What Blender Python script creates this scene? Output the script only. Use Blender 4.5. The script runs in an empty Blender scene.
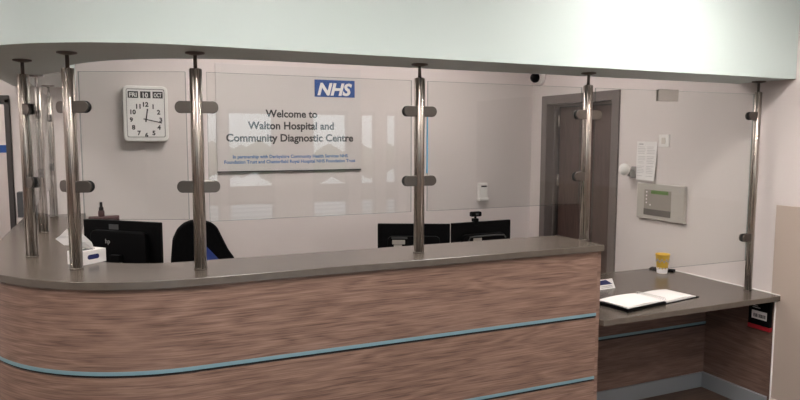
import bpy, bmesh, math, random
from mathutils import Vector, Matrix
random.seed(7)
SC = bpy.context.scene
COL = SC.collection
PI = math.pi

# ---------------------------------------------------------------- camera
cam_d = bpy.data.cameras.new('camera')
cam = bpy.data.objects.new('camera', cam_d)
COL.objects.link(cam)
cam_d.sensor_fit = 'HORIZONTAL'
cam_d.sensor_width = 36.0
cam_d.lens = 36.0 * 655 / 800
cam_d.clip_start = 0.05
EYE = 1.655
yaw, pitch, roll = math.radians(23.85), math.radians(5.5), math.radians(-0.13)
fwd = Vector((math.sin(yaw) * math.cos(pitch), math.cos(yaw) * math.cos(pitch), -math.sin(pitch)))
right = Vector((math.cos(yaw), -math.sin(yaw), 0))
down = -right.cross(fwd)
r2 = right * math.cos(roll) + down * math.sin(roll)
d2 = -right * math.sin(roll) + down * math.cos(roll)
rot = Matrix((r2, -d2, -fwd)).transposed()
cam.matrix_world = Matrix.Translation((0, 0, EYE)) @ rot.to_4x4()
SC.camera = cam

# ---------------------------------------------------------------- world, exposure
w = bpy.data.worlds.new('world')
SC.world = w
w.use_nodes = True
nt = w.node_tree
bg = nt.nodes['Background']
sky = nt.nodes.new('ShaderNodeTexSky')
sky.sky_type = 'HOSEK_WILKIE'
sky.turbidity = 6.0
sky.sun_direction = (-0.3, 0.6, 0.75)
mixs = nt.nodes.new('ShaderNodeMixRGB')
mixs.inputs[0].default_value = 0.65
mixs.inputs[2].default_value = (0.20, 0.21, 0.215, 1)   # thin cloud
nt.links.new(sky.outputs[0], mixs.inputs[1])
nt.links.new(mixs.outputs[0], bg.inputs[0])
bg.inputs[1].default_value = 16.0
SC.view_settings.view_transform = 'Standard'
SC.view_settings.look = 'None'
SC.view_settings.exposure = 0.10
SC.view_settings.gamma = 1.0
SC.view_settings.use_curve_mapping = False
SC.cycles.use_denoising = True
SC.cycles.max_bounces = 10
SC.cycles.transparent_max_bounces = 24
SC.cycles.caustics_reflective = False
SC.cycles.caustics_refractive = False
HALL_POWER = 225.0
OFFICE_POWER = 22.0
ROOM_POWER = 30.0

# ---------------------------------------------------------------- measures
COUNTER = 1.114
DESK = 0.7275
SOFFIT = 1.988
CEIL = 2.70
XW = 3.589           # face of the right wall
YB = 5.10            # face of the back wall
YG = 2.752           # line of the screen posts
GLASS_TOP = 1.912

# ---------------------------------------------------------------- materials
def mat(name, col, rough=0.5, metal=0.0, spec=0.5):
    m = bpy.data.materials.new(name)
    m.use_nodes = True
    b = m.node_tree.nodes['Principled BSDF']
    b.inputs['Base Color'].default_value = (*col, 1)
    b.inputs['Roughness'].default_value = rough
    b.inputs['Metallic'].default_value = metal
    b.inputs['Specular IOR Level'].default_value = spec
    return m

def srgb(r, g, b):
    f = lambda c: (c / 255 / 12.92) if c / 255 <= 0.04045 else ((c / 255 + 0.055) / 1.055) ** 2.4
    return (f(r), f(g), f(b))

def nodes(m):
    t = m.node_tree
    return t, t.nodes['Principled BSDF'], t.nodes.new, t.links.new

def mottled(name, c1, c2, scale=6.0, rough=0.6, bump=0.0, bscale=200.0, spec=0.3):
    m = mat(name, c1, rough, 0, spec)
    t, b, N, L = nodes(m)
    tc = N('ShaderNodeTexCoord')
    nz = N('ShaderNodeTexNoise')
    nz.inputs['Scale'].default_value = scale
    nz.inputs['Detail'].default_value = 4
    L(tc.outputs['Object'], nz.inputs['Vector'])
    rp = N('ShaderNodeValToRGB')
    rp.color_ramp.elements[0].position = 0.3
    rp.color_ramp.elements[1].position = 0.7
    rp.color_ramp.elements[0].color = (*c1, 1)
    rp.color_ramp.elements[1].color = (*c2, 1)
    L(nz.outputs['Fac'], rp.inputs['Fac'])
    L(rp.outputs['Color'], b.inputs['Base Color'])
    if bump:
        n2 = N('ShaderNodeTexNoise')
        n2.inputs['Scale'].default_value = bscale
        L(tc.outputs['Object'], n2.inputs['Vector'])
        bp = N('ShaderNodeBump')
        bp.inputs['Strength'].default_value = bump
        bp.inputs['Distance'].default_value = 0.002
        L(n2.outputs['Fac'], bp.inputs['Height'])
        L(bp.outputs['Normal'], b.inputs['Normal'])
    return m

def wood(name, dark, mid, light, coord='UV', rough=0.5, su=1.0, sv=1.0):
    """laminate oak: long grain along U, fine pores, a few cathedral figures"""
    m = mat(name, mid, rough, 0, 0.35)
    t, b, N, L = nodes(m)
    tc = N('ShaderNodeTexCoord')
    mp = N('ShaderNodeMapping')
    mp.inputs['Scale'].default_value = (su, sv, 1)
    L(tc.outputs[coord], mp.inputs['Vector'])
    big = N('ShaderNodeTexNoise'); big.inputs['Scale'].default_value = 1.0
    big.inputs['Detail'].default_value = 3
    mb = N('ShaderNodeMapping'); mb.inputs['Scale'].default_value = (1.0, 8.0, 1)
    L(mp.outputs[0], mb.inputs['Vector']); L(mb.outputs[0], big.inputs['Vector'])
    # cathedral figure: bands of a stretched noise
    mul = N('ShaderNodeMath'); mul.operation = 'MULTIPLY'; mul.inputs[1].default_value = 9.0
    L(big.outputs['Fac'], mul.inputs[0])
    fr = N('ShaderNodeMath'); fr.operation = 'PINGPONG'; fr.inputs[1].default_value = 0.5
    L(mul.outputs[0], fr.inputs[0])
    fine = N('ShaderNodeTexNoise'); fine.inputs['Scale'].default_value = 1.0
    fine.inputs['Detail'].default_value = 6; fine.inputs['Roughness'].default_value = 0.65
    mf = N('ShaderNodeMapping'); mf.inputs['Scale'].default_value = (5.0, 185.0, 1)
    L(mp.outputs[0], mf.inputs['Vector']); L(mf.outputs[0], fine.inputs['Vector'])
    mid_n = N('ShaderNodeTexNoise'); mid_n.inputs['Scale'].default_value = 1.0
    mid_n.inputs['Detail'].default_value = 4
    mm = N('ShaderNodeMapping'); mm.inputs['Scale'].default_value = (1.1, 26.0, 1)
    L(mp.outputs[0], mm.inputs['Vector']); L(mm.outputs[0], mid_n.inputs['Vector'])
    a1 = N('ShaderNodeMath'); a1.operation = 'MULTIPLY'; a1.inputs[1].default_value = 0.25
    L(fr.outputs[0], a1.inputs[0])
    a2 = N('ShaderNodeMath'); a2.operation = 'MULTIPLY_ADD'; a2.inputs[1].default_value = 0.80
    L(fine.outputs['Fac'], a2.inputs[0]); L(a1.outputs[0], a2.inputs[2])
    a3 = N('ShaderNodeMath'); a3.operation = 'MULTIPLY_ADD'; a3.inputs[1].default_value = 0.14
    L(mid_n.outputs['Fac'], a3.inputs[0]); L(a2.outputs[0], a3.inputs[2])
    rp = N('ShaderNodeValToRGB')
    e = rp.color_ramp.elements
    e[0].position = 0.36; e[0].color = (*dark, 1)
    e[1].position = 0.70; e[1].color = (*light, 1)
    k = e.new(0.535); k.color = (*mid, 1)
    L(a3.outputs[0], rp.inputs['Fac'])
    L(rp.outputs['Color'], b.inputs['Base Color'])
    return m

def brushed(name, col, rough=0.3, aniso=0.0):
    m = mat(name, col, rough, 1.0)
    t, b, N, L = nodes(m)
    tc = N('ShaderNodeTexCoord')
    mp = N('ShaderNodeMapping'); mp.inputs['Scale'].default_value = (260, 260, 3)
    nz = N('ShaderNodeTexNoise'); nz.inputs['Scale'].default_value = 1.0
    L(tc.outputs['Object'], mp.inputs['Vector']); L(mp.outputs[0], nz.inputs['Vector'])
    mr = N('ShaderNodeMapRange')
    mr.inputs['To Min'].default_value = rough - 0.08
    mr.inputs['To Max'].default_value = rough + 0.10
    L(nz.outputs['Fac'], mr.inputs['Value'])
    L(mr.outputs[0], b.inputs['Roughness'])
    if aniso:
        m2 = N('ShaderNodeMapping'); m2.inputs['Scale'].default_value = (95, 95, .6)
        n2 = N('ShaderNodeTexNoise'); n2.inputs['Scale'].default_value = 1.0
        L(tc.outputs['Object'], m2.inputs['Vector']); L(m2.outputs[0], n2.inputs['Vector'])
        rp = N('ShaderNodeValToRGB')  # bright and dark streaks in the colour stand for reflections along the tube
        rp.color_ramp.elements[0].position = .40; rp.color_ramp.elements[1].position = .60
        rp.color_ramp.elements[0].color = (*[c * .8 for c in col], 1)
        rp.color_ramp.elements[1].color = (*[c * 1.12 for c in col], 1)
        L(n2.outputs['Fac'], rp.inputs['Fac']); L(rp.outputs['Color'], b.inputs['Base Color'])
        tg = N('ShaderNodeTangent'); tg.direction_type = 'RADIAL'; tg.axis = 'Z'
        L(tg.outputs[0], b.inputs['Tangent'])
        b.inputs['Anisotropic'].default_value = aniso
        b.inputs['Anisotropic Rotation'].default_value = 0.25
    return m

def glass_mat(name, tint, base=0.045):
    m = bpy.data.materials.new(name)
    m.use_nodes = True
    t = m.node_tree
    t.nodes.clear()
    out = t.nodes.new('ShaderNodeOutputMaterial')
    mix = t.nodes.new('ShaderNodeMixShader')
    tr = t.nodes.new('ShaderNodeBsdfTransparent')
    tr.inputs[0].default_value = (*tint, 1)
    gl = t.nodes.new('ShaderNodeBsdfGlossy')
    gl.inputs['Roughness'].default_value = 0.0
    lw = t.nodes.new('ShaderNodeLayerWeight')
    lw.inputs['Blend'].default_value = 0.5
    pw = t.nodes.new('ShaderNodeMath'); pw.operation = 'POWER'; pw.inputs[1].default_value = 5.0
    ma = t.nodes.new('ShaderNodeMath'); ma.operation = 'MULTIPLY_ADD'
    ma.inputs[1].default_value = 0.9; ma.inputs[2].default_value = base
    t.links.new(lw.outputs['Facing'], pw.inputs[0])
    t.links.new(pw.outputs[0], ma.inputs[0])
    t.links.new(ma.outputs[0], mix.inputs[0])
    t.links.new(tr.outputs[0], mix.inputs[1])
    t.links.new(gl.outputs[0], mix.inputs[2])
    t.links.new(mix.outputs[0], out.inputs[0])
    return m

def emit(name, col, s):
    m = mat(name, col, 0.5)
    b = m.node_tree.nodes['Principled BSDF']
    b.inputs['Emission Color'].default_value = (*col, 1)
    b.inputs['Emission Strength'].default_value = s
    return m

M = {}
M['wall'] = mottled('wall paint', (0.655, 0.595, 0.58), (0.685, 0.62, 0.605), 1.5, 0.6, 0.0, 350, 0.3)
M['fascia'] = mottled('pale green paint', (0.565, 0.655, 0.645), (0.585, 0.675, 0.665), 1.2, 0.55, 0.0, 300, 0.3)
M['ceiling'] = mottled('ceiling white', (0.78, 0.76, 0.74), (0.80, 0.78, 0.76), 2, 0.8)
M['guard'] = mottled('wall guard beige', (0.44, 0.365, 0.315), (0.46, 0.38, 0.33), 2, 0.45)
M['trim'] = mat('white trim', (0.72, 0.66, 0.62), 0.4)
M['worktop'] = mottled('taupe laminate', (0.082, 0.067, 0.055), (0.098, 0.081, 0.066), 18, 0.27, 0.0, 1, 0.9)
M['oak'] = wood('brown oak laminate', (0.098, 0.058, 0.043), (0.205, 0.127, 0.098), (0.295, 0.196, 0.156), 'UV', 0.42)
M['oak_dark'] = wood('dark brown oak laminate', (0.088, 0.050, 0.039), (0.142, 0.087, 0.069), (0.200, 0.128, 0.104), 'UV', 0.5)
M['door'] = wood('dark walnut door veneer', (0.036, 0.021, 0.017), (0.060, 0.036, 0.030), (0.088, 0.056, 0.047), 'UV', 0.45)
M['frame'] = mat('taupe door frame paint', (0.125, 0.105, 0.098), 0.4)
M['frame_dark'] = mat('dark door frame paint', (0.035, 0.026, 0.024), 0.4)
M['stripe'] = mat('blue satin trim', (0.20, 0.345, 0.405), 0.35, 0.25)
M['groove'] = mat('black groove', (0.01, 0.01, 0.012), 0.7)
M['skirt'] = mat('grey skirting', (0.21, 0.22, 0.235), 0.4)
M['steel'] = brushed('brushed steel', (0.47, 0.42, 0.38), 0.27, 0.75)
M['steel_dark'] = brushed('satin steel', (0.135, 0.12, 0.108), 0.36)
M['rubber'] = mat('black rubber and gap shade', (0.012, 0.012, 0.012), 0.6)
M['glass'] = glass_mat('clear glass', (0.965, 0.975, 0.97))
M['glass_edge'] = glass_mat('glass edge', (0.55, 0.64, 0.63), 0.10)
M['window_glass'] = glass_mat('window glass', (0.93, 0.96, 0.95))
M['black'] = mat('black plastic', (0.003, 0.003, 0.0035), 0.55, 0, 0.08)
M['black_soft'] = mottled('black fabric', (0.003, 0.003, 0.0035), (0.006, 0.006, 0.0065), 60, 0.95, spec=0.05)
M['dark_grey'] = mat('dark grey plastic and sign shade', (0.045, 0.045, 0.048), 0.5)
M['grey'] = mat('grey plastic', (0.26, 0.25, 0.24), 0.5)
M['white'] = mat('white plastic', (0.82, 0.79, 0.765), 0.35)
M['offwhite'] = mat('cream plastic', (0.62, 0.57, 0.52), 0.4)
M['paper'] = mat('white paper', (0.82, 0.79, 0.78), 0.8)
M['ink'] = mat('black ink', (0.012, 0.012, 0.015), 0.6)
M['ink_grey'] = mat('grey print', (0.38, 0.37, 0.38), 0.8)
M['sign'] = mottled('sign panel white', (0.62, 0.575, 0.565), (0.63, 0.585, 0.575), 2, 0.35)
M['sign_blue'] = mat('logo blue', (0.015, 0.075, 0.29), 0.4)
M['text_blue'] = mat('lettering blue', (0.03, 0.14, 0.40), 0.5)
M['blue'] = mat('blue fabric', (0.022, 0.05, 0.25), 0.8)
M['navy'] = mat('navy print', (0.012, 0.018, 0.10), 0.5)
M['yellow'] = mat('yellow card', (0.70, 0.42, 0.025), 0.45)
M['red'] = mat('red print', (0.30, 0.010, 0.018), 0.5)
M['maroon'] = mat('maroon board', (0.060, 0.014, 0.018), 0.6)
M['housing'] = mat('pale grey plastic', (0.44, 0.41, 0.375), 0.4)
M['keypad'] = mat('warm grey plastic', (0.29, 0.26, 0.235), 0.45)
M['flap'] = mat('dark warm plastic', (0.115, 0.105, 0.098), 0.45)
M['cyan'] = mat('light blue edge glint', (0.12, 0.50, 0.80), 0.3)  # painted reflection line of a glass edge
M['lcd'] = mat('green display', (0.10, 0.20, 0.045), 0.3)
M['silver'] = mat('silver plastic', (0.50, 0.47, 0.44), 0.4, 0.3)
M['floor'] = wood('dark brown vinyl floor', (0.045, 0.026, 0.018), (0.080, 0.050, 0.036), (0.115, 0.075, 0.056), 'UV', 0.45)
M['paving'] = mottled('grey paving', (0.20, 0.20, 0.195), (0.28, 0.28, 0.27), 3, 0.9)
M['road_white'] = mat('white road paint', (0.88, 0.90, 0.92), 0.7)
M['hedge'] = mottled('hedge green', (0.12, 0.17, 0.08), (0.24, 0.28, 0.16), 6, 0.9)
M['win_frame'] = mat('grey window frame', (0.30, 0.28, 0.27), 0.45)

# ---------------------------------------------------------------- mesh helpers
def new_bm():
    return bmesh.new()

def add_box(bm, x0, x1, y0, y1, z0, z1, bev=0.0, seg=2):
    b = bmesh.new()
    bmesh.ops.create_cube(b, size=1)
    for v in b.verts:
        v.co = Vector((x0 + (v.co.x + .5) * (x1 - x0), y0 + (v.co.y + .5) * (y1 - y0), z0 + (v.co.z + .5) * (z1 - z0)))
    if bev:
        bmesh.ops.bevel(b, geom=b.edges[:], offset=bev, segments=seg, affect='EDGES', profile=0.5)
    merge(bm, b)
    return bm

def merge(bm, b, mtx=None, mi=None):
    me = bpy.data.meshes.new('tmp')
    if mtx is not None:
        bmesh.ops.transform(b, matrix=mtx, verts=b.verts)
    if mi is not None:
        for f in b.faces:
            f.material_index = mi
    b.to_mesh(me); b.free()
    bm.from_mesh(me)
    bpy.data.meshes.remove(me)

def box(x0, x1, y0, y1, z0, z1, bev=0.0, seg=2):
    return add_box(new_bm(), x0, x1, y0, y1, z0, z1, bev, seg)

def add_lathe(bm, prof, c=(0, 0, 0), axis='Z', n=28, close=True):
    """prof: list of (r, h)"""
    b = bmesh.new()
    rings = []
    for r, h in prof:
        ring = []
        for i in range(n):
            a = 2 * PI * i / n
            if axis == 'Z': p = (r * math.cos(a), r * math.sin(a), h)
            elif axis == 'Y': p = (r * math.cos(a), h, r * math.sin(a))
            else: p = (h, r * math.cos(a), r * math.sin(a))
            ring.append(b.verts.new(Vector(p) + Vector(c)))
        rings.append(ring)
    for k in range(len(rings) - 1):
        for i in range(n):
            b.faces.new((rings[k][i], rings[k][(i + 1) % n], rings[k + 1][(i + 1) % n], rings[k + 1][i]))
    if close:
        b.faces.new(rings[0][::-1]); b.faces.new(rings[-1])
    bmesh.ops.recalc_face_normals(b, faces=b.faces[:])
    for f in b.faces:
        f.smooth = len(f.verts) == 4
    merge(bm, b)
    return bm

def add_tube(bm, pts, r, n=10):
    b = bmesh.new()
    pts = [Vector(p) for p in pts]
    rings = []
    for i, p in enumerate(pts):
        d = (pts[min(i + 1, len(pts) - 1)] - pts[max(i - 1, 0)]).normalized()
        u = d.orthogonal().normalized() if i == 0 else (u - d * u.dot(d)).normalized()
        v = d.cross(u)
        rings.append([b.verts.new(p + (u * math.cos(2 * PI * k / n) + v * math.sin(2 * PI * k / n)) * r) for k in range(n)])
    for a, c in zip(rings, rings[1:]):
        for k in range(n):
            b.faces.new((a[k], a[(k + 1) % n], c[(k + 1) % n], c[k]))
    b.faces.new(rings[0][::-1]); b.faces.new(rings[-1])
    bmesh.ops.recalc_face_normals(b, faces=b.faces[:])
    for f in b.faces:
        f.smooth = len(f.verts) == 4
    merge(bm, b)
    return bm

def add_prism(bm, poly, d, plane='XZ', at=0.0, bev=0.0):
    """extrude a 2-D outline by d; plane XZ extrudes along +Y from at, YZ along +X, XY along +Z"""
    b = bmesh.new()
    def P(a, c, k):
        return {'XZ': (a, k, c), 'YZ': (k, a, c), 'XY': (a, c, k)}[plane]
    lo = [b.verts.new(P(p[0], p[1], at)) for p in poly]
    hi = [b.verts.new(P(p[0], p[1], at + d)) for p in poly]
    n = len(poly)
    b.faces.new(lo); b.faces.new(hi[::-1])
    for i in range(n):
        b.faces.new((lo[i], hi[i], hi[(i + 1) % n], lo[(i + 1) % n]))
    bmesh.ops.recalc_face_normals(b, faces=b.faces[:])
    if bev:
        es = [e for e in b.edges if abs(e.verts[0].co - e.verts[1].co == 0) if False] if False else b.edges[:]
        bmesh.ops.bevel(b, geom=es, offset=bev, segments=2, affect='EDGES', profile=0.5)
    merge(bm, b)
    return bm

def rrect(x0, x1, z0, z1, r, n=5):
    out = []
    for cx, cz, a0 in ((x1 - r, z1 - r, 0), (x0 + r, z1 - r, 90), (x0 + r, z0 + r, 180), (x1 - r, z0 + r, 270)):
        for i in range(n + 1):
            a = math.radians(a0 + 90 * i / n)
            out.append((cx + r * math.cos(a), cz + r * math.sin(a)))
    return out

def box_uv(bm, rot=False):
    """UV in metres; u along the longest horizontal direction of the face, v up"""
    uv = bm.loops.layers.uv.verify()
    for f in bm.faces:
        n = f.normal
        for l in f.loops:
            c = l.vert.co
            if abs(n.z) > 0.7: q = (c.x, c.y)
            elif abs(n.x) > 0.7: q = (c.y, c.z)
            else: q = (c.x, c.z)
            l[uv].uv = (q[1], q[0]) if rot else q

def link(name, bm, m, parent=None, local=False):
    """one mesh object; world-space mesh is shifted under its (unrotated) parent unless local"""
    me = bpy.data.meshes.new(name)
    if parent is not None and not local:
        off = Vector((0, 0, 0))
        p = parent
        while p is not None:
            off += p.location; p = p.parent
        bmesh.ops.translate(bm, verts=bm.verts, vec=-off)
    bm.normal_update()
    bm.to_mesh(me); bm.free()
    for x in (m if isinstance(m, (list, tuple)) else [m]):
        me.materials.append(M[x])
    o = bpy.data.objects.new(name, me)
    COL.objects.link(o)
    if parent is not None:
        o.parent = parent
    return o

def thing(name, label, cat, loc=(0, 0, 0), rotz=0.0, group=None):
    o = bpy.data.objects.new(name, None)
    COL.objects.link(o)
    o.location = loc
    o.rotation_euler = (0, 0, rotz)
    o.empty_display_size = 0.05
    return tag(o, label, cat, group)

def tag(o, label, cat, group=None):
    o['label'] = label
    o['category'] = cat
    if group: o['group'] = group
    return o

def struct(name, bm, m, parent=None):
    o = link(name, bm, m, parent)
    if parent is None: o['kind'] = 'structure'
    return o

def text_bm(s, width=None, height=None, bold=0.0, shear=0.0, depth=0.0, spacing=1.0):
    """letters in the XZ plane facing -Y, centred in x, baseline at z=0"""
    cu = bpy.data.curves.new('t', 'FONT')
    cu.body = s
    cu.align_x = 'CENTER'
    cu.offset = bold
    cu.shear = shear
    cu.extrude = depth
    cu.space_character = spacing
    cu.resolution_u = 3
    ob = bpy.data.objects.new('t', cu)
    COL.objects.link(ob)
    bpy.context.view_layer.update()
    me = bpy.data.meshes.new_from_object(ob.evaluated_get(bpy.context.evaluated_depsgraph_get()))
    bm = new_bm(); bm.from_mesh(me)
    bpy.data.objects.remove(ob); bpy.data.curves.remove(cu); bpy.data.meshes.remove(me)
    xs = [v.co.x for v in bm.verts]; ys = [v.co.y for v in bm.verts]
    sx = sy = 1.0
    if width: sx = sy = width / (max(xs) - min(xs))
    if height: sy = height / (max(ys) - min(min(ys), 0))
    if height and not width: sx = sy
    cx = (max(xs) + min(xs)) / 2
    for v in bm.verts:
        x, y, z = v.co
        v.co = ((x - cx) * sx, -z, y * sy)
    return bm

# ---------------------------------------------------------------- the path both counter and bulkhead follow
def path(y_front, x_left, R, d, x_end, y_end=YB, n_arc=28, n_line=8):
    """right end -> along the front -> round the corner -> back; d = inward offset. returns points and the run length u"""
    cx, cy = x_left + R, y_front + R
    pts, us = [], []
    for i in range(n_line + 1):
        x = x_end + (cx - x_end) * i / n_line
        pts.append((x, y_front + d)); us.append(x_end - x)
    u0 = us[-1]
    for i in range(1, n_arc + 1):
        a = -PI / 2 - (PI / 2) * i / n_arc
        pts.append((cx + (R - d) * math.cos(a), cy + (R - d) * math.sin(a))); us.append(u0 + R * PI / 2 * i / n_arc)
    u1 = us[-1]
    for i in range(1, n_line + 1):
        y = cy + (y_end - cy) * i / n_line
        pts.append((x_left + d, y)); us.append(u1 + y - cy)
    return pts, us

def band(bm, A, B, us, z0, z1):
    """solid between path A (outer) and B (inner), from z0 to z1, with uv in metres"""
    b = bmesh.new()
    n = len(A)
    uvl = b.loops.layers.uv.verify()
    vs = [[b.verts.new((*P[i], z)) for i in range(n)] for P in (A, B) for z in (z0, z1)]
    a0, a1, b0, b1 = vs
    def face(q, uvs, smooth):
        f = b.faces.new(q)
        f.smooth = smooth
        for l, t in zip(f.loops, uvs): l[uvl].uv = t
    for i in range(n - 1):
        j = i + 1
        face((a0[i], a0[j], a1[j], a1[i]), ((us[i], z0), (us[j], z0), (us[j], z1), (us[i], z1)), True)
        face((b0[j], b0[i], b1[i], b1[j]), ((us[j], z0), (us[i], z0), (us[i], z1), (us[j], z1)), True)
        face((a1[i], a1[j], b1[j], b1[i]), ((us[i], 0), (us[j], 0), (us[j], .3), (us[i], .3)), False)
        face((a0[j], a0[i], b0[i], b0[j]), ((us[j], 0), (us[i], 0), (us[i], .3), (us[j], .3)), False)
    face((a0[0], a1[0], b1[0], b0[0]), ((0, z0), (0, z1), (.3, z1), (.3, z0)), False)
    face((a0[-1], b0[-1], b1[-1], a1[-1]), ((0, z0), (.3, z0), (.3, z1), (0, z1)), False)
    bmesh.ops.recalc_face_normals(b, faces=b.faces[:])
    for e in b.edges:
        if len(e.link_faces) == 2 and e.link_faces[0].normal.angle(e.link_faces[1].normal) > 0.6:
            e.smooth = False
    merge(bm, b)
    return bm

# ================================================================ SETTING
X0, Y0, Y1 = -5.0, -2.4, 7.6          # left wall, window wall, far wall
fl = box(X0 - .1, XW + .1, Y0 - .1, Y1 + .1, -0.1, 0)
box_uv(fl); struct('floor', fl, 'floor')
struct('ceiling', box(X0 - .1, XW + .1, Y0 - .1, Y1 + .1, CEIL, CEIL + .1), 'ceiling')

# right wall with the office door opening (frame outside y 3.948..4.929, head 2.02)
DY0, DY1, DZ = 3.948, 4.929, 2.02
b = new_bm()
add_box(b, XW, XW + .18, Y0 - .1, DY0, 0, CEIL)
add_box(b, XW, XW + .18, DY1, Y1 + .1, 0, CEIL)
add_box(b, XW, XW + .18, DY0, DY1, DZ, CEIL)
struct('wall_right', b, 'wall')
# back wall with the doorway beyond the counter end
LX0, LX1 = -1.60, -0.60
b = new_bm()
add_box(b, LX1, XW, YB, YB + .14, 0, CEIL)
add_box(b, X0, LX0, YB, YB + .14, 0, CEIL)
add_box(b, LX0, LX1, YB, YB + .14, 1.90, CEIL)
struct('wall_back', b, 'wall')
struct('wall_left', box(X0 - .1, X0, Y0 - .1, Y1 + .1, 0, CEIL), 'wall')
struct('wall_far', box(X0 - .1, XW + .1, Y1, Y1 + .1, 0, CEIL), 'wall')
# window wall behind the visitor: piers, sill rail and head, openings between
cols = [(-3.9, -2.9), (-2.6, -1.6), (-0.9, 0.1), (1.03, 1.18), (1.27, 1.83), (2.30, 2.78), (2.94, 3.15), (3.29, 3.47)]
WH = 1.98
b = new_bm()
prev = X0
for c0, c1 in cols:
    add_box(b, prev, c0, Y0 - .1, Y0, 0, WH); prev = c1
add_box(b, prev, XW, Y0 - .1, Y0, 0, WH)
add_box(b, X0, XW, Y0 - .1, Y0, WH, CEIL)
struct('wall_front', b, 'wall')
for i, (c0, c1) in enumerate(cols):
    f = new_bm()
    t = 0.025
    for zz in ((0, .08), (.84, 1.06), (WH - .05, WH)):
        add_box(f, c0, c1, Y0 - .08, Y0 - .02, *zz)
    add_box(f, c0, c0 + t, Y0 - .08, Y0 - .02, .08, WH - .05)
    add_box(f, c1 - t, c1, Y0 - .08, Y0 - .02, .08, WH - .05)
    wf = struct('window_%d' % (i + 1), f, 'win_frame')
    g = new_bm()
    add_box(g, c0 + t, c1 - t, Y0 - .054, Y0 - .046, .08, .84)
    add_box(g, c0 + t, c1 - t, Y0 - .054, Y0 - .046, 1.06, WH - .05)
    link('pane', g, 'window_glass', wf)
# outside: paving with a zebra crossing and a hedge, only seen mirrored in the glass screens
b = new_bm()
add_box(b, -14, 16, -16, Y0 - .1, -0.25, -0.1)
for k in range(9):
    add_box(b, -3, 9, -5.0 - k * .9, -4.55 - k * .9, -0.1, -0.095, 0)
me = struct('ground', b, ['paving', 'road_white'])
for p in me.data.polygons:
    if p.center.z > -0.0999: p.material_index = 1
b = new_bm()
for k in range(60):
    add_lathe(b, [(.02, -.5), (.5, -.25), (.6, 0), (.45, .3), (.02, .55)], (-13 + k * .48, -15.2 + random.uniform(-.3, .3), .5 + random.uniform(0, .5)), n=10)
h = link('hedge', b, 'hedge'); tag(h, 'green hedge outside beyond the paving', 'hedge'); h['kind'] = 'stuff'

# bulkhead over the counter
BF, BL, BR = 2.546, -0.574, 0.87
A, us = path(BF, BL, BR, 0.0, XW)
B, _ = path(BF + .375, BL + .375, 0.85, 0, XW)
struct('ceiling_bulkhead', band(new_bm(), A, B, us, SOFFIT, CEIL), 'fascia')

# office door in the right wall
fr = new_bm()
FW = 0.075
add_box(fr, XW - .018, XW + .15, DY0, DY0 + FW, 0, DZ, .003)
add_box(fr, XW - .018, XW + .15, DY1 - FW, DY1, 0, DZ, .003)
add_box(fr, XW - .018, XW + .15, DY0 + FW, DY1 - FW, DZ - FW, DZ, .003)
d1 = struct('door_1', fr, 'frame')
st = new_bm()
add_box(st, XW + .07, XW + .085, DY0 + FW, DY0 + FW + .02, 0, DZ - FW)
add_box(st, XW + .07, XW + .085, DY1 - FW - .02, DY1 - FW, 0, DZ - FW)
add_box(st, XW + .07, XW + .085, DY0 + FW + .02, DY1 - FW - .02, DZ - FW - .02, DZ - FW)
link('door_stop', st, 'frame', d1)
lf = box(XW + .09, XW + .134, DY0 + FW + .004, DY1 - FW - .060, .008, DZ - FW - .03, .002)
box_uv(lf, True); link('door_leaf', lf, 'door', d1)
link('gap_shade', box(XW + .125, XW + .14, DY1 - FW - .06, DY1 - FW, 0, DZ - FW), 'rubber', d1)  # black strip painting the shade in the gap beside the leaf
link('gap_shade', box(XW + .125, XW + .14, DY0 + FW, DY1 - FW - .06, DZ - FW - .03, DZ - FW), 'rubber', d1)  # black strip for the shaded gap above the leaf
for z in (0.25, 1.22, 1.75):
    link('hinge', add_lathe(new_bm(), [(.012, z), (.012, z + .1)], (XW + .100, DY1 - FW - .035, 0), n=12), 'steel', d1)
# door on the right wall beside the entrance
f2 = new_bm()
add_box(f2, XW - .02, XW, -.56, .41, 0, 2.03)
d2_ = struct('door_2', f2, 'frame')
lf = box(XW - .026, XW - .02, -.49, .34, .01, 1.96); box_uv(lf, True)
link('door_leaf', lf, 'door', d2_)
hd = new_bm()
add_tube(hd, [(XW - .026, .27, 1.05), (XW - .07, .27, 1.05), (XW - .075, .25, 1.05), (XW - .075, .14, 1.05)], .009)
link('door_handle', hd, 'steel', d2_)
# doorway in the back wall beyond the counter end
f3 = new_bm()
add_box(f3, LX1 - .034, LX1 - .002, YB - .015, YB + .155, 0, 1.90, .003)
add_box(f3, LX0 - .012, LX0 + .055, YB - .015, YB + .155, 0, 1.90, .003)
add_box(f3, LX0 - .012, LX1 - .002, YB - .015, YB + .155, 1.872, 1.925, .003)
d3 = struct('door_3', f3, 'frame_dark')
link('strike_plate', box(LX1 - .0365, LX1 - .0338, YB + .02, YB + .06, 1.66, 1.78), 'silver', d3)

# wall guard panel and skirting on the right wall, towards the entrance
struct('trim_1', box(XW - .008, XW, .47, 2.615, .1, 1.262, .002), 'guard')
struct('baseboard_right', box(XW - .016, XW, .47, 2.58, 0, .1, .003), 'trim')
struct('baseboard_back', box(LX1 + .06, XW, YB - .014, YB, 0, .1, .003), 'trim')
# sealant bead where the desk meets the right wall
b = new_bm()
add_box(b, XW - .010, XW, 2.556, 3.49, DESK, DESK + .007, .002)
add_box(b, XW - .006, XW + .0, 2.548, 2.558, DESK - .034, DESK + .007, .002)
struct('trim_2', b, 'white')

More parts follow.
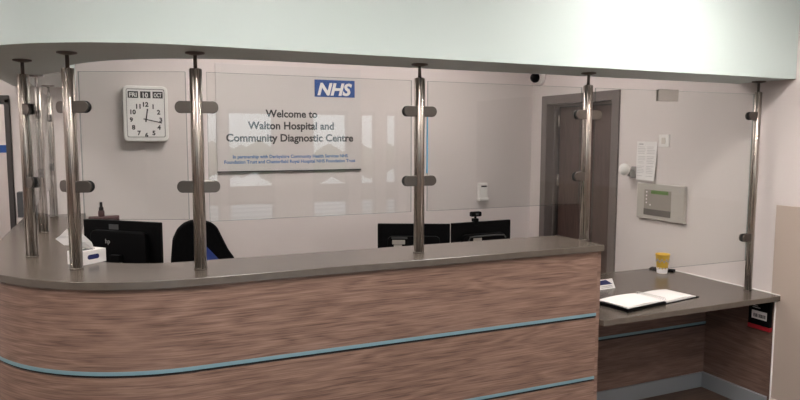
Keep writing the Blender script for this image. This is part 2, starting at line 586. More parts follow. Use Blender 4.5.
# ================================================================ RECEPTION COUNTER
CF, CLX, CR = 2.573, -0.542, 0.816
CXE = 2.268
rc = thing('reception_counter', 'curved reception counter with wood grain panels, blue stripes and a taupe worktop', 'counter', (1.0, 2.75, 0))
def cpath(d, xe=CXE): return path(CF, CLX, CR, d, xe, YB - .002)
A, us = cpath(0); B, _ = cpath(.37)
wt = band(new_bm(), A, B, us, COUNTER - .032, COUNTER)
o = link('worktop', wt, 'worktop', rc)
bv = o.modifiers.new('b', 'BEVEL'); bv.width = .0025; bv.segments = 2; bv.limit_method = 'ANGLE'; bv.angle_limit = 0.9
XE = 2.240
def panel(name, d0, d1_, z0, z1, m, xe=XE):
    A, us = cpath(d0, xe); B, _ = cpath(d1_, xe)
    return link(name, band(new_bm(), A, B, us, z0, z1), m, rc)
panel('front_panel', .016, .036, .764, COUNTER - .032, 'oak')
panel('front_panel', .016, .036, .431, .737, 'oak')
panel('front_panel', .016, .036, .115, .404, 'oak')
for z in (.747, .414):
    panel('trim_stripe', .0145, .036, z + .002, z + .017, 'stripe')
    panel('shadow_groove', .026, .036, z - .010, z + .002, 'groove')
panel('plinth', .06, .08, 0, .115, 'skirt')
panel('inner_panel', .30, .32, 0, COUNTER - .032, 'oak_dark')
ep = box(XE, 2.262, CF + .016, CF + .32, 0, COUNTER - .032, .001); box_uv(ep)
link('end_panel', ep, 'oak', rc)

# staff desk behind the counter
sd = thing('staff_desk', 'long staff desk behind the high reception counter', 'desk', (1.0, 3.4, 0))
b = box(-.10, 2.22, 2.96, 4.02, DESK - .027, DESK, .003); box_uv(b)
link('desktop', b, 'worktop', sd)
for x in (-.08, 1.05, 2.17):
    for y in (3.0, 3.95):
        link('leg', box(x, x + .04, y, y + .04, 0, DESK - .027, .003), 'grey', sd)

# low desk
ld = thing('low_desk', 'low taupe-topped writing desk between the counter end and the right wall', 'desk', (2.9, 3.0, 0))
b = box(2.2640, XW - .001, 2.556, 3.49, DESK - .031, DESK, .0025); box_uv(b)
link('desktop', b, 'worktop', ld)
b = box(2.2640, 3.576, 3.068, 3.09, .10, DESK - .031); box_uv(b)
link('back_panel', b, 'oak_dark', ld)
link('trim_stripe', box(2.2640, 3.576, 3.065, 3.0685, .428, .443), 'stripe', ld)
link('shadow_groove', box(2.2640, 3.576, 3.0665, 3.0685, .417, .428), 'groove', ld)
b = box(3.576, XW - .001, 2.585, 3.09, .0, DESK - .031); box_uv(b)
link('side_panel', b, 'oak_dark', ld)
link('edge_strip', box(3.572, XW - .001, 2.579, 2.585, .0, DESK - .031, .001), 'white', ld)
link('skirting', box(2.2640, 3.552, 3.056, 3.068, 0, .10, .002), 'skirt', ld)
link('skirting', box(3.552, 3.576, 2.60, 3.068, 0, .10, .002), 'skirt', ld)

# ================================================================ GLASS SCREENS AND POSTS
def clamp_bm(ang, z):
    """flat D-shaped clamp reaching from the post along ang, gripping the glass between two plates"""
    out = new_bm()
    prof = [(.017, -.0235), (.059, -.0235)]
    for i in range(1, 12):
        a = -PI / 2 + PI * i / 12
        prof.append((.059 + .0235 * math.cos(a), .0235 * math.sin(a)))
    prof += [(.059, .0235), (.018, .0235)]
    for y0 in (-.017, .0075):
        add_prism(out, prof, .0095, 'XZ', y0, .0015)
    add_box(out, .014, .036, -.0165, .0165, -.0225, .0225, .001)
    bmesh.ops.transform(out, matrix=Matrix.Translation((0, 0, z)) @ Matrix.Rotation(ang, 4, 'Z'), verts=out.verts)
    return out

def gasket_bm(ang, z):
    out = new_bm()
    prof = rrect(.037, .0843, -.0245, .0245, .022)
    for y0 in (-.0076, .0052):
        add_prism(out, prof, .0024, 'XZ', y0)
    bmesh.ops.transform(out, matrix=Matrix.Translation((0, 0, z)) @ Matrix.Rotation(ang, 4, 'Z'), verts=out.verts)
    return out

POST_GROUP = 'brushed steel screen posts'
def post(x, y, base, label, clamps, top=1.925, r=.0245):
    p = thing('screen_post', label, 'post', (x, y, base), 0, POST_GROUP)
    h = top - base
    link('post_tube', add_lathe(new_bm(), [(r, 0), (r, h - .004), (r - .004, h)], n=32), 'steel', p, True)
    link('base_ring', add_lathe(new_bm(), [(r + .0025, 0), (r + .0025, .004), (r, .006)], n=32), 'steel_dark', p, True)
    link('ceiling_rod', add_lathe(new_bm(), [(.0075, h), (.0075, SOFFIT - base - .004)], n=16), 'steel_dark', p, True)
    link('ceiling_flange', add_lathe(new_bm(), [(.012, SOFFIT - base - .012), (.038, SOFFIT - base - .006), (.038, SOFFIT - base)], n=28), 'steel_dark', p, True)
    for ang, z in clamps:
        c = link('glass_clamp', clamp_bm(ang, z - base), 'steel_dark', p, True)
        link('gasket', gasket_bm(ang, z - base), 'rubber', c, True)
    return p

P = {1: (-.142, 2.955), 2: (-.337, 3.335), 3: (.324, YG), 4: (1.314, YG), 5: (2.284, YG), 6: (-.357, 4.15), 7: (-.357, 4.93)}
PRX = (3.532, 2.735)
def angle(a, b):
    return math.atan2(b[1] - a[1], b[0] - a[0])
ZU, ZL = 1.772, 1.452
def both(a, zu=ZU, zl=ZL): return [(a, zu), (a, zl)]
post(*P[1], COUNTER, 'steel post on the counter curve with the tissue box at its foot', both(angle(P[1], P[3])) + both(angle(P[1], P[2])))
post(*P[2], COUNTER, 'steel post on the counter curve left of the one with the tissue box', both(angle(P[2], P[1])) + both(angle(P[2], P[6])))
post(*P[3], COUNTER, 'steel post in front of the black office chair', both(angle(P[3], P[1])) + both(angle(P[3], P[4])))
post(*P[4], COUNTER, 'steel post in front of the left one of the paired monitors', both(PI) + both(0))
post(*P[5], COUNTER, 'steel post at the right end of the high counter, in front of the dark door', both(PI) + [(0, ZU), (0, 1.05)][:1])
post(*P[6], COUNTER, 'thin looking steel post on the far counter arm, second from the back wall', both(-PI / 2) + both(PI / 2))
post(*P[7], COUNTER, 'steel post furthest away, next to the back wall on the counter arm', both(-PI / 2))
post(*PRX, DESK, 'tall steel post rising from the low desk beside the right wall', [(PI + .014, 1.783), (PI + .014, 1.055)], 1.925, .0215)

SCREEN_GROUP = 'glass screens along the counter'
def screen(a, b, z0, z1, label, ga=.041, gb=.041):
    a, b = Vector((*a, 0)), Vector((*b, 0))
    d = (b - a); L = d.length; ang = math.atan2(d.y, d.x)
    o = thing('glass_screen', label, 'glass screen', (*a.lerp(b, .5).xy, z0), ang, SCREEN_GROUP)
    bm = box(-L / 2 + ga, L / 2 - gb, -.005, .005, 0, z1 - z0, .0008, 1)
    for f in bm.faces:
        f.material_index = 0 if abs(f.normal.y) > .9 else 1
    link('pane', bm, ['glass', 'glass_edge'], o, True)
    return o
screen(P[1], P[3], 1.318, GLASS_TOP, 'clear glass screen in front of the wall clock')
screen(P[3], P[4], 1.308, GLASS_TOP, 'clear glass screen in front of the welcome sign')
s4 = screen(P[4], P[5], 1.308, GLASS_TOP, 'clear glass screen between the welcome sign and the dark door')
L4 = P[5][0] - P[4][0]
link('edge_glint', box(-L4 / 2 + .0395, -L4 / 2 + .0415, -.0055, .0055, .178, .440), 'cyan', s4, True)  # blue reflection on the glass edge, put in as a coloured strip
s5 = screen(P[5], PRX, .915, GLASS_TOP, 'tall clear glass screen over the low writing desk', .046, .034)
L5 = (Vector(PRX) - Vector(P[5])).length
zt = GLASS_TOP - .915
b = new_bm()
xc = -L5 / 2 + (2.825 - P[5][0])
add_box(b, xc - .072, xc + .072, -.010, -.0055, zt - .058, zt + .006, .002)
add_box(b, xc - .072, xc + .072, .0055, .010, zt - .058, zt + .006, .002)
add_box(b, xc - .072, xc + .072, -.010, .010, zt + .0005, zt + .006, .001)
link('top_clip', b, 'silver', s5, True)
screen(P[2], P[1], 1.318, GLASS_TOP, 'short glass screen on the counter curve, left of the tissue box')
screen(P[6], P[2], 1.318, GLASS_TOP, 'glass screen seen edge-on along the far counter arm, nearer one')
screen(P[7], P[6], 1.318, GLASS_TOP, 'glass screen seen edge-on next to the back wall on the counter arm')

# ================================================================ BACK WALL THINGS
# welcome sign
sg = thing('welcome_sign', 'pale welcome sign with black lettering and a blue logo on the back wall', 'sign', (1.3175, YB, 1.39))
link('panel', box(.74, 1.895, YB - .012, YB, 1.392, 2.20, .001), 'sign', sg)
link('bottom_shade', box(.74, 1.895, YB - .016, YB - .0, 1.382, 1.392), 'dark_grey', sg)  # shadow line under the panel, put in as a dark grey strip
ft = YB - .0125
def words_of(bm):
    """split lettering into words by the gaps between its islands"""
    bm.verts.ensure_lookup_table()
    seen, isl = set(), []
    for v in bm.verts:
        if v.index in seen: continue
        st, got = [v], []
        seen.add(v.index)
        while st:
            q = st.pop(); got.append(q)
            for e in q.link_edges:
                o = e.other_vert(q)
                if o.index not in seen: seen.add(o.index); st.append(o)
        isl.append((min(q.co.x for q in got), max(q.co.x for q in got), got))
    isl.sort(key=lambda t: t[0])
    hgt = max(v.co.z for v in bm.verts) - min(v.co.z for v in bm.verts)
    groups, end = [], None
    for a, c, got in isl:
        if end is None or a - end > .17 * hgt: groups.append([]); end = c
        groups[-1] += got; end = max(end, c)
    out = []
    for g in groups:
        ids = {v.index for v in g}
        nb = new_bm(); mp = {}
        for f in bm.faces:
            if f.verts[0].index in ids:
                for v in f.verts:
                    if v.index not in mp: mp[v.index] = nb.verts.new(v.co)
                nb.faces.new([mp[v.index] for v in f.verts])
        out.append(nb)
    bm.free()
    return out
def sign_text(s, z, width, m, bold, name='lettering', h=None):
    t = text_bm(s, width, h, bold)
    bmesh.ops.translate(t, verts=t.verts, vec=(1.3185, ft, z))
    t.verts.index_update()
    for w_ in words_of(t): link(name, w_, m, sg)
sign_text('Welcome to', 1.806, .415, 'ink', .028)
sign_text('Walton Hospital and', 1.713, .690, 'ink', .028)
sign_text('Community Diagnostic Centre', 1.618, 1.020, 'ink', .028)
sign_text('In partnership with Derbyshire Community Health Services NHS', 1.489, .925, 'text_blue', .028)
sign_text('Foundation Trust and Chesterfield Royal Hospital NHS Foundation Trust', 1.449, 1.055, 'text_blue', .028)
lg = link('logo_panel', box(1.505, 1.842, ft - .003, ft, 1.972, 2.107), 'sign_blue', sg)
t = text_bm('NHS', .292, .102, .040, .25)
bmesh.ops.translate(t, verts=t.verts, vec=(1.673, ft - .0036, 1.989))
link('logo_letters', t, 'white', lg)

# calendar clock
ck = thing('wall_clock', 'white rounded calendar clock with date windows on the back wall', 'clock', (.245, YB, 1.62))
CX, CZ0, CZ1 = .245, 1.618, 2.012
link('body', add_prism(new_bm(), rrect(CX - .15, CX + .15, CZ0, CZ1, .035), .07, 'XZ', YB - .07, .008), 'white', ck)
bz = new_bm()
ou, inn = rrect(CX - .128, CX + .128, CZ0 + .03, CZ1 - .022, .012), rrect(CX - .123, CX + .123, CZ0 + .035, CZ1 - .027, .010)
vo = [bz.verts.new((p[0], YB - .074, p[1])) for p in ou]; vi = [bz.verts.new((p[0], YB - .071, p[1])) for p in inn]
wo = [bz.verts.new((p[0], YB - .069, p[1])) for p in ou]
for i in range(len(ou)):
    j = (i + 1) % len(ou)
    bz.faces.new((vo[i], vo[j], vi[j], vi[i])); bz.faces.new((wo[i], wo[j], vo[j], vo[i]))
bmesh.ops.recalc_face_normals(bz, faces=bz.faces[:])
link('bezel', bz, 'grey', ck)
fc = YB - .0712
link('dial', add_prism(new_bm(), rrect(CX - .123, CX + .123, CZ0 + .035, CZ1 - .027, .010), .0009, 'XZ', fc), 'paper', ck)
for dx, s, wd in ((-.082, 'FRI', .050), (.0, '10', .050), (.082, 'OCT', .052)):
    q = link('date_window', box(CX + dx - .034, CX + dx + .034, fc - .002, fc, 1.925, 1.972), 'ink', ck)
    t = text_bm(s, wd if s != '10' else .036, .030 if s != '10' else .036, .03)
    bmesh.ops.translate(t, verts=t.verts, vec=(CX + dx, fc - .0024, 1.934 if s != '10' else 1.930))
    link('date_text', t, 'white', q)
DC = (CX, 1.775)
for k in range(1, 13):
    a = 2 * PI * k / 12
    t = text_bm(str(k), None, .034, .045)
    bmesh.ops.translate(t, verts=t.verts, vec=(DC[0] + .098 * math.sin(a), fc - .0004, DC[1] + .108 * math.cos(a) - .017))
    link('numeral', t, 'ink', ck)
def hand(ang, L, wd, y):
    b = box(-wd / 2, wd / 2, y, y + .0008, -.018, L)
    bmesh.ops.transform(b, matrix=Matrix.Translation((DC[0], 0, DC[1])) @ Matrix.Rotation(ang, 4, 'Y'), verts=b.verts)
    return b
link('hour_hand', hand(math.radians(8.5), .076, .009, fc - .0026), 'ink', ck)
link('minute_hand', hand(math.radians(103), .108, .007, fc - .0040), 'ink', ck)
link('hand_boss', add_lathe(new_bm(), [(.008, fc - .006), (.008, fc - .0005)], (DC[0], 0, DC[1]), 'Y', 16), 'ink', ck)

# white door-release unit on the back wall
iu = thing('wall_intercom', 'small white upright unit with a dark slot on the back wall above the paired monitors', 'intercom', (3.06, YB, 1.08))
link('body', add_prism(new_bm(), rrect(3.017, 3.103, 1.105, 1.245, .008), .035, 'XZ', YB - .035, .003), 'white', iu)
link('display', box(3.036, 3.092, YB - .037, YB - .035, 1.208, 1.222), 'ink', iu)
link('tray', box(3.010, 3.108, YB - .05, YB, 1.085, 1.110, .004), 'white', iu)

# dome camera in the corner
cc = thing('security_camera', 'white corner camera with a black ball lens high by the door', 'security camera', (XW, 4.98, 2.2))
link('mount', add_lathe(new_bm(), [(.075, XW), (.075, XW - .02), (.055, XW - .04)], (0, 4.98, 2.195), 'X', 24), 'white', cc)
b = new_bm(); bmesh.ops.create_uvsphere(b, u_segments=20, v_segments=14, radius=.044)
for f in b.faces: f.smooth = True
bmesh.ops.translate(b, verts=b.verts, vec=(XW - .062, 4.975, 2.188))
link('lens_ball', b, 'black', cc)

# ================================================================ RIGHT WALL THINGS
def rw(y0, y1, z0, z1, d0, d1_, bev=0.0):
    return box(XW - d1_, XW - d0, y0, y1, z0, z1, bev)
ap = thing('alarm_panel', 'pale wall panel with a green display strip and grey keypad on the right wall', 'control panel', (XW, 3.515, 1.066))
link('housing', rw(3.275, 3.715, 1.066, 1.323, 0, .026, .005), 'housing', ap)
fp = link('face_plate', rw(3.390, 3.640, 1.095, 1.280, .026, .0275), 'keypad', ap)
link('display', rw(3.415, 3.575, 1.252, 1.277, .0275, .0285), 'lcd', fp)
link('flap', rw(3.390, 3.640, 1.095, 1.140, .0275, .0295), 'flap', fp)
for k in range(4):
    link('button', add_lathe(new_bm(), [(.0055, XW - .0295), (.0055, XW - .0275)], (0, 3.617, 1.262 - k * .026), 'X', 12), 'white', fp)
link('button', add_lathe(new_bm(), [(.0055, XW - .0295), (.0055, XW - .0275)], (0, 3.580, 1.170), 'X', 12), 'white', fp)
for z in (1.285, 1.105):
    link('screw', add_lathe(new_bm(), [(.006, XW - .0275), (.006, XW - .025)], (0, 3.315, z), 'X', 12), 'ink_grey', ap)

sw = thing('light_switch', 'white square wall switch above the notice on the right wall', 'switch', (XW, 3.49, 1.63))
link('plate', rw(3.447, 3.543, 1.588, 1.676, 0, .010, .003), 'white', sw)
link('rocker', rw(3.478, 3.512, 1.610, 1.654, .010, .014, .002), 'offwhite', sw)

nt_ = thing('paper_notice', 'white printed sheet taped to the right wall above the alarm panel', 'notice', (XW, 3.655, 1.34))
b = new_bm()
n = 8
grid = [[b.verts.new((XW - .003 - .022 * (1 - j / n) ** 2 * (1 - i / n), 3.56 + .197 * i / n, 1.343 + .283 * j / n)) for j in range(n + 1)] for i in range(n + 1)]
for i in range(n):
    for j in range(n):
        b.faces.new((grid[i][j], grid[i][j + 1], grid[i + 1][j + 1], grid[i + 1][j]))
pg = link('sheet', b, 'paper', nt_)
def sheet_x(y, z):
    i, j = (y - 3.56) / .197, (z - 1.343) / .283
    return XW - .0036 - .022 * (1 - j) ** 2 * (1 - i)
def pstrip(y0, y1, z, h):
    k = 5
    b = new_bm()
    for q in range(k):
        ya, yb = y0 + (y1 - y0) * q / k, y0 + (y1 - y0) * (q + 1) / k
        vs = [b.verts.new((sheet_x(yy, zz) - .0006, yy, zz)) for yy, zz in ((ya, z), (yb, z), (yb, z + h), (ya, z + h))]
        b.faces.new(vs)
    bmesh.ops.remove_doubles(b, verts=b.verts, dist=1e-5)
    link('print_line', b, 'ink_grey', nt_)
for r in range(19):
    z = 1.585 - r * .0118
    if r % 6 == 5: continue
    pstrip(3.665 + random.uniform(0, .03), 3.742, z, .0022)
    pstrip(3.575 + random.uniform(0, .03), 3.652, z, .0022)
pstrip(3.69, 3.735, 1.603, .007)

db = thing('wall_holder', 'white round knob on a grey bracket beside the dark door', 'wall fitting', (XW, 3.80, 1.40))
link('bracket', new_bm() if False else add_box(box(XW - .012, XW, 3.755, 3.80, 1.352, 1.44, .003), XW - .055, XW - .01, 3.765, 3.79, 1.365, 1.405, .003), 'grey', db)
b = new_bm(); bmesh.ops.create_uvsphere(b, u_segments=20, v_segments=14, radius=.045)
for f in b.faces: f.smooth = True
for v in b.verts: v.co.x *= .8
bmesh.ops.translate(b, verts=b.verts, vec=(XW - .085, 3.79, 1.418))
link('knob', b, 'white', db)
link('neck', add_lathe(new_bm(), [(.014, XW - .06), (.014, XW - .01)], (0, 3.782, 1.405), 'X', 14), 'grey', db)

# access reader box under the low desk, on the side panel
bx = 3.576
rd = thing('reader_box', 'black box with a white barcode label and red lower edge under the low desk', 'reader', (bx, 2.65, .50))
link('case', box(bx - .022, bx, 2.595, 2.738, .525, .688, .002), 'black', rd)
link('red_base', box(bx - .0225, bx, 2.594, 2.739, .500, .525, .001), 'red', rd)
lb = link('barcode_label', box(bx - .0235, bx - .022, 2.615, 2.715, .562, .612), 'paper', rd)
b = new_bm(); y = 2.622
while y < 2.706:
    wd = random.choice((.0015, .003, .0045)); add_box(b, bx - .0242, bx - .0235, y, y + wd, .572, .594); y += wd + random.choice((.002, .0035))
link('barcode', b, 'ink', lb)
for a in ((2.66, 2.712, .628, .633), (2.675, 2.712, .639, .643)): link('print_line', box(bx - .0226, bx - .022, *a), 'ink_grey', rd)
link('cable_clip', add_lathe(new_bm(), [(.010, bx - .02), (.010, bx)], (0, 2.633, .686), 'X', 12), 'silver', rd)

# ================================================================ THINGS ON THE DESKS
# cup on the low desk
cp = thing('paper_cup', 'yellow and white patterned paper cup on the low desk', 'cup', (3.443, 3.329, DESK))
prof = [(.036, 0), (.037, .004), (.052, .128), (.054, .131), (.0535, .134), (.050, .131), (.0355, .012), (.001, .010)]
b = add_lathe(new_bm(), prof, n=32, close=False)
link('cup_body', b, 'yellow', cp, True)
b = new_bm()
def cup_r(z): return .037 + (.052 - .037) * (z - .004) / .124 + .0006
add_lathe(b, [(cup_r(.001), .001), (cup_r(.030), .030)], n=32, close=False)
for k in range(12):
    a = 2 * PI * k / 12
    add_lathe(b, [(.0085, 0), (.006, .0008)], n=8)
    vs = b.verts[-16:]
    bmesh.ops.transform(b, matrix=Matrix.Rotation(a, 4, 'Z') @ Matrix.Translation((cup_r(.036), 0, .034)) @ Matrix.Rotation(PI / 2, 4, 'Y'), verts=vs)
cp.scale = (.9, .9, 1)
link('lower_band', b, 'paper', cp, True)
b = new_bm()
for k in range(18):
    a = 2 * PI * k / 18
    q = add_box(new_bm(), -.001, .0012, -.0055, .0055, -.008, .008)
    merge(b, q, Matrix.Rotation(a, 4, 'Z') @ Matrix.Translation((cup_r(.085 + .008 * (k % 2)), 0, .085 + .010 * (k % 2))) @ Matrix.Rotation(.12, 4, 'Y'))
link('letter_band', b, 'ink_grey', cp, True)
mt = link('phone', box(-.031, .031, -.082, .082, 0, .012, .004), 'black')
mt.location = (3.520, 3.402, DESK); mt.rotation_euler = (0, 0, math.radians(28))
tag(mt, 'flat black phone lying behind the yellow cup', 'phone')

# open ring binder
nb_ = thing('ring_binder', 'open black ring binder with white pages lying on the low desk', 'binder', (2.80, 2.786, DESK), math.radians(9))
cv = new_bm()
add_box(cv, -.335, -.012, -.112, .108, 0, .018, .002)
add_box(cv, .012, .305, -.110, .108, 0, .004, .001)
add_box(cv, -.012, .012, -.110, .108, 0, .003, .001)
link('cover', cv, 'black', nb_, True)
def page(x0, x1, z0, zin, zout, name):
    b = new_bm(); k = 8; rows = []
    for i in range(k + 1):
        x = x0 + (x1 - x0) * i / k; t = i / k
        z = zin + (zout - zin) * t + .006 * math.sin(PI * t) 
        rows.append([b.verts.new((x, y, zz)) for y in (-.100, .100) for zz in (z0, z)])
    for a, c in zip(rows, rows[1:]):
        b.faces.new((a[1], c[1], c[3], a[3])); b.faces.new((a[0], a[2], c[2], c[0]))
        b.faces.new((a[0], c[0], c[1], a[1])); b.faces.new((a[2], a[3], c[3], c[2]))
    b.faces.new(rows[0]); b.faces.new(rows[-1])
    bmesh.ops.recalc_face_normals(b, faces=b.faces[:])
    return link(name, b, 'paper', nb_, True)
page(-.008, -.324, .018, .022, .025, 'page_stack')
page(.008, .285, .004, .014, .008, 'page_stack')
rg = new_bm()
for k in range(15):
    y = -.088 + k * .0125
    add_tube(rg, [(.014 * math.cos(a), y, .020 + .014 * math.sin(a)) for a in [PI * i / 8 for i in range(9)]], .0016, 6)
link('spiral', rg, 'silver', nb_, True)
# folded leaflets by the counter end
tc_ = thing('desk_card', 'small white folded card with a dark blue corner beside the counter end', 'card', (2.765, 3.13, DESK), math.radians(4))
b = new_bm()
add_prism(b, [(-.03, 0), (.0, .055), (.03, 0), (.0285, 0), (.0, .052), (-.0285, 0)], .13, 'YZ', -.065)
link('card', b, 'paper', tc_, True)
b = new_bm()
q = [(-.060, -.0245, .012), (.02, -.0245, .012)]
def cf(x, t): return (x, -.03 + .03 * t - .0008, .055 * t + .0004)
for poly in ([(-.06, .45), (.052, .45), (.01, .92), (-.06, .92)],):
    b.faces.new([b.verts.new(cf(*p)) for p in poly])
link('blue_print', b, 'navy', tc_, True)
for r in range(2):
    b = new_bm()
    b.faces.new([b.verts.new(cf(*p)) for p in ((-.05, .12 + .14 * r), (.045, .12 + .14 * r), (.045, .18 + .14 * r), (-.05, .18 + .14 * r))])
    link('print_line', b, 'ink_grey', tc_, True)

# tissue box by the first post
tb = thing('tissue_box', 'small white tissue box with a navy oval, at a post on the counter curve', 'tissue box', (-.125, 3.012, COUNTER), math.atan2(.66, .75))
link('carton', box(0, .125, 0, .085, 0, .058, .001), 'paper', tb, True)
link('brand_oval', add_prism(new_bm(), rrect(.030, .088, .020, .040, .0095), .0008, 'XZ', -.0008), 'navy', tb, True)
link('slot', add_prism(new_bm(), rrect(.025, .10, .028, .056, .0135), .0008, 'XY', .0581), 'ink', tb, True)
b = new_bm()
ti = tb.matrix_basis.inverted()
W_ = [[(-.075, 3.075, 1.165), (-.085, 3.080, 1.170), (-.10, 3.085, 1.170)],
      [(-.085, 3.060, 1.205), (-.112, 3.052, 1.208), (-.135, 3.062, 1.192)],
      [(-.120, 3.056, 1.245), (-.165, 3.046, 1.235), (-.190, 3.050, 1.200)],
      [(-.178, 3.060, 1.268), (-.205, 3.050, 1.240), (-.222, 3.056, 1.228)]]
R_ = [[b.verts.new(ti @ Vector(p)) for p in r] for r in W_]
for a, c in zip(R_, R_[1:]):
    for i in range(2):
        b.faces.new((a[i], a[i + 1], c[i + 1], c[i]))
link('tissue', b, 'paper', tb, True)

# monitors, seen from behind
def monitor(pl, pr, ztop, label, h=.31, kind=0, group=None):
    pl, pr = Vector((*pl, 0)), Vector((*pr, 0))
    c = (pl + pr) / 2; W = (pr - pl).length; ang = math.atan2((pr - pl).y, (pr - pl).x)
    o = thing('monitor', label, 'monitor', (c.x, c.y, DESK), ang, group)
    z1 = ztop - DESK; z0 = z1 - h
    link('housing', box(-W / 2, W / 2, 0, .022, z0, z1, .004), 'black', o, True)
    bk = new_bm()
    add_prism(bk, rrect(-W * .36, W * .36, z0 + .03, z1 - (.05 if kind == 0 else .075), .03), .03, 'XZ', -.03, .006)
    hs = link('back_cover', bk, 'black', o, True)
    link('screen', box(-W / 2 + .012, W / 2 - .012, .0215, .0225, z0 + .014, z1 - .012), 'dark_grey', o, True)
    link('stand_neck', box(-.03, .03, -.055, -.03, .01, z0 + .16, .004), 'black', o, True)
    link('stand_foot', add_prism(new_bm(), rrect(-.11, .11, -.13, .09, .03), .012, 'XY', 0, .003), 'black', o, True)
    return o, W, z0, z1, hs
m1, W, z0, z1, _ = monitor((-.142, 3.80), (.217, 3.48), 1.222, 'black monitor seen from behind, below the wall clock', .33)
link('sticker', box(-.075, -.015, -.0012, 0, z1 - .047, z1 - .020), 'dark_grey', m1, True)
t = text_bm('hp', .030, None, .02); bmesh.ops.translate(t, verts=t.verts, vec=(-.060, -.0306, z1 - .115))
link('maker_mark', t, 'grey', m1, True)
MG = 'paired monitors behind the counter'
m2, W, z0, z1, _ = monitor((1.522, 3.79), (1.937, 3.602), 1.112, 'left one of the two paired black monitors, with pale stickers by a post', .30, 1, MG)
link('sticker', box(-.135, -.055, -.0318, -.030, z1 - .125, z1 - .098), 'silver', m2, True)
link('sticker', box(-.125, -.075, -.0318, -.030, z1 - .158, z1 - .127), 'silver', m2, True)
link('cover_panel', box(-.14, -.04, -.0312, -.030, z1 - .092, z1 - .078), 'dark_grey', m2, True)
m3, W, z0, z1, _ = monitor((1.950, 3.598), (2.398, 3.62), 1.115, 'right one of the two paired black monitors, with a webcam on top', .30, 1, MG)
link('sticker', box(-.085, -.022, -.0318, -.030, z1 - .125, z1 - .100), 'silver', m3, True)
v = new_bm()
add_tube(v, [(-.12, -.031, z1 - .115), (-.11, -.031, z1 - .092), (-.03, -.032, z1 - .088), (.08, -.032, z1 - .088), (.15, -.031, z1 - .092), (.165, -.031, z1 - .11)], .005, 8)
link('vent_rim', v, 'dark_grey', m3, True)
# webcam on the right monitor of the pair
wc = thing('webcam', 'black webcam clipped on top of the right paired monitor', 'webcam', (2.128, 3.607, 1.115), math.radians(2))
link('clip', add_box(box(-.018, .018, -.005, .030, 0, .022, .004), -.014, .014, -.008, -.001, -.022, .01, .003), 'black', wc, True)
link('stalk', add_lathe(new_bm(), [(.008, .018), (.008, .036)], (0, .010, 0), n=12), 'black', wc, True)
cb = link('camera_body', box(-.038, .038, -.010, .026, .034, .066, .008), 'black', wc, True)
link('back_mark', box(-.010, .010, -.0112, -.010, .044, .056), 'dark_grey', cb, True)

# box file with a small bottle on it behind the left monitor
bf = thing('box_file', 'maroon box file standing behind the monitor below the clock', 'box file', (-.02, 3.93, DESK))
link('box', box(-.10, .055, -.035, .035, 0, .488, .003), 'maroon', bf, True)
link('spine_label', box(-.03, .03, -.0356, -.035, .22, .34), 'paper', bf, True)
bt = thing('spray_bottle', 'small dark bottle with a slim cap above the monitor below the clock', 'bottle', (-.055, 3.93, DESK + .488))
link('bottle', add_lathe(new_bm(), [(.014, 0), (.016, .004), (.016, .030), (.011, .036)], n=18), 'maroon', bt, True)
link('cap', add_lathe(new_bm(), [(.012, .034), (.012, .050), (.007, .054), (.007, .078), (.005, .080)], n=18), 'black', bt, True)

# dark box on the far counter end
o = link('counter_box', box(-.062, .062, -.045, .045, 0, .168, .003), 'dark_grey'); o.location = (-.515, 5.04, COUNTER)
tag(o, 'dark grey box on the far end of the counter against the back wall', 'box')

# office chair
ch = thing('office_chair', 'black high-backed office chair behind the counter', 'chair', (.49, 4.30, 0))
out = [(.325 - .49, .70), (.322 - .49, .88), (.336 - .49, 1.022), (.366 - .49, 1.085), (.402 - .49, 1.118), (.449 - .49, 1.136), (.527 - .49, 1.132), (.572 - .49, 1.115), (.602 - .49, 1.088), (.640 - .49, 1.003), (.668 - .49, .94), (.706 - .49, .883), (.715 - .49, .80), (.700 - .49, .70), (.64 - .49, .62), (.40 - .49, .62)]
br = link('backrest', add_prism(new_bm(), out, .07, 'XZ', -.10, .012), 'black_soft', ch, True)
link('back_panel', add_prism(new_bm(), [(-.03, .70), (-.03, .966), (.045, .966), (.135, .86), (.16, .70)], .006, 'XZ', -.106, .001), 'blue', br, True)
link('seat', box(-.24, .24, -.02, .44, .44, .53, .035, 3), 'black_soft', ch, True)
link('back_bracket', box(-.04, .04, -.03, .10, .42, .70, .01), 'black', ch, True)
link('gas_column', add_lathe(new_bm(), [(.028, .10), (.028, .28), (.018, .28), (.018, .44)], (0, .20, 0), n=18), 'dark_grey', ch, True)
for k in range(5):
    a = 2 * PI * k / 5 + .3
    c, s = math.cos(a), math.sin(a)
    lg_ = link('base_arm', add_tube(new_bm(), [(.02 * c, .20 + .02 * s, .115), (.15 * c, .20 + .15 * s, .10), (.29 * c, .20 + .29 * s, .075)], .018, 10), 'black', ch, True)
    wh = add_lathe(new_bm(), [(.001, -.022), (.024, -.020), (.027, 0), (.024, .020), (.001, .022)], n=16, axis='X')
    bmesh.ops.transform(wh, matrix=Matrix.Translation((.29 * c, .20 + .29 * s, .027)) @ Matrix.Rotation(a + PI / 2, 4, 'Z'), verts=wh.verts)
    add_tube(wh, [(.29 * c, .20 + .29 * s, .03), (.29 * c, .20 + .29 * s, .075)], .006, 8)
    link('caster', wh, 'black', lg_, True)
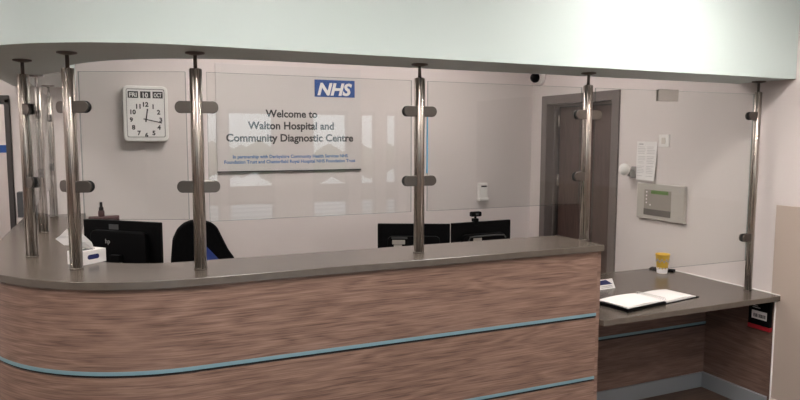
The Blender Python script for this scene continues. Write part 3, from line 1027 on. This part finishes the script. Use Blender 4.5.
for s in (-1, 1):
    link('armrest', add_tube(new_bm(), [(.24 * s, .12, .48), (.28 * s, .12, .52), (.28 * s, .12, .66), (.28 * s, .04, .70), (.28 * s, .28, .70)], .016, 10), 'black', ch, True)

# blue sign in the far room
o = link('far_wall_sign', box(-1.06, -.93, Y1 - .008, Y1, 1.49, 1.565), 'sign_blue'); tag(o, 'small blue plate on the wall of the room beyond the doorway', 'sign')
o.location = (0, 0, 0)

# ================================================================ LAMPS
M['down'] = emit('downlight diffuser', (1.0, .93, .87), HALL_POWER)
M['panel'] = emit('office light panel', (1.0, .92, .87), OFFICE_POWER)
M['panel2'] = emit('far room light panel', (1.0, .90, .83), ROOM_POWER)
HG = 'round ceiling downlights in the hall, one added unseen'
for (x, y) in ((2.5, 1.8), (0.6, 1.3), (-1.2, 1.3), (2.75, .5), (0.9, -.4), (-0.8, -.4), (-2.6, 1.8), (-2.6, 4.0), (-1.3, 3.6)):  # right-hand one nearer the entrance is unseen, placed to brighten the right wall
    t = thing('downlight', 'round recessed ceiling downlight of the hall, right-hand one nearer the entrance added unseen', 'ceiling light', (x, y, CEIL), 0, HG)
    link('rim', add_lathe(new_bm(), [(.135, 0), (.135, -.008), (.118, -.012), (.112, -.004)], n=32, close=False), 'white', t, True)
    link('diffuser', add_lathe(new_bm(), [(.112, -.006), (.112, -.002)], n=32), 'down', t, True)
for n_, (x, y) in enumerate(((0.85, 4.0), (2.35, 4.0))):
    t = thing('ceiling_panel_light', ('square office ceiling light above the black chair', 'square office ceiling light above the paired monitors')[n_], 'ceiling light', (x, y, CEIL), 0, 'office ceiling panels')
    f = new_bm()
    for a in ((-.3, .3, -.3, -.28), (-.3, .3, .28, .3), (-.3, -.28, -.28, .28), (.28, .3, -.28, .28)): add_box(f, *a, -.012, 0)
    link('frame', f, 'white', t, True)
    link('diffuser', box(-.28, .28, -.28, .28, -.008, -.002), 'panel', t, True)
t = thing('ceiling_panel_light', 'square ceiling light panel in the far room beyond the doorway', 'ceiling light', (-1.2, 6.3, CEIL))
link('diffuser', box(-.3, .3, -.3, .3, -.01, -.002), 'panel2', t, True)
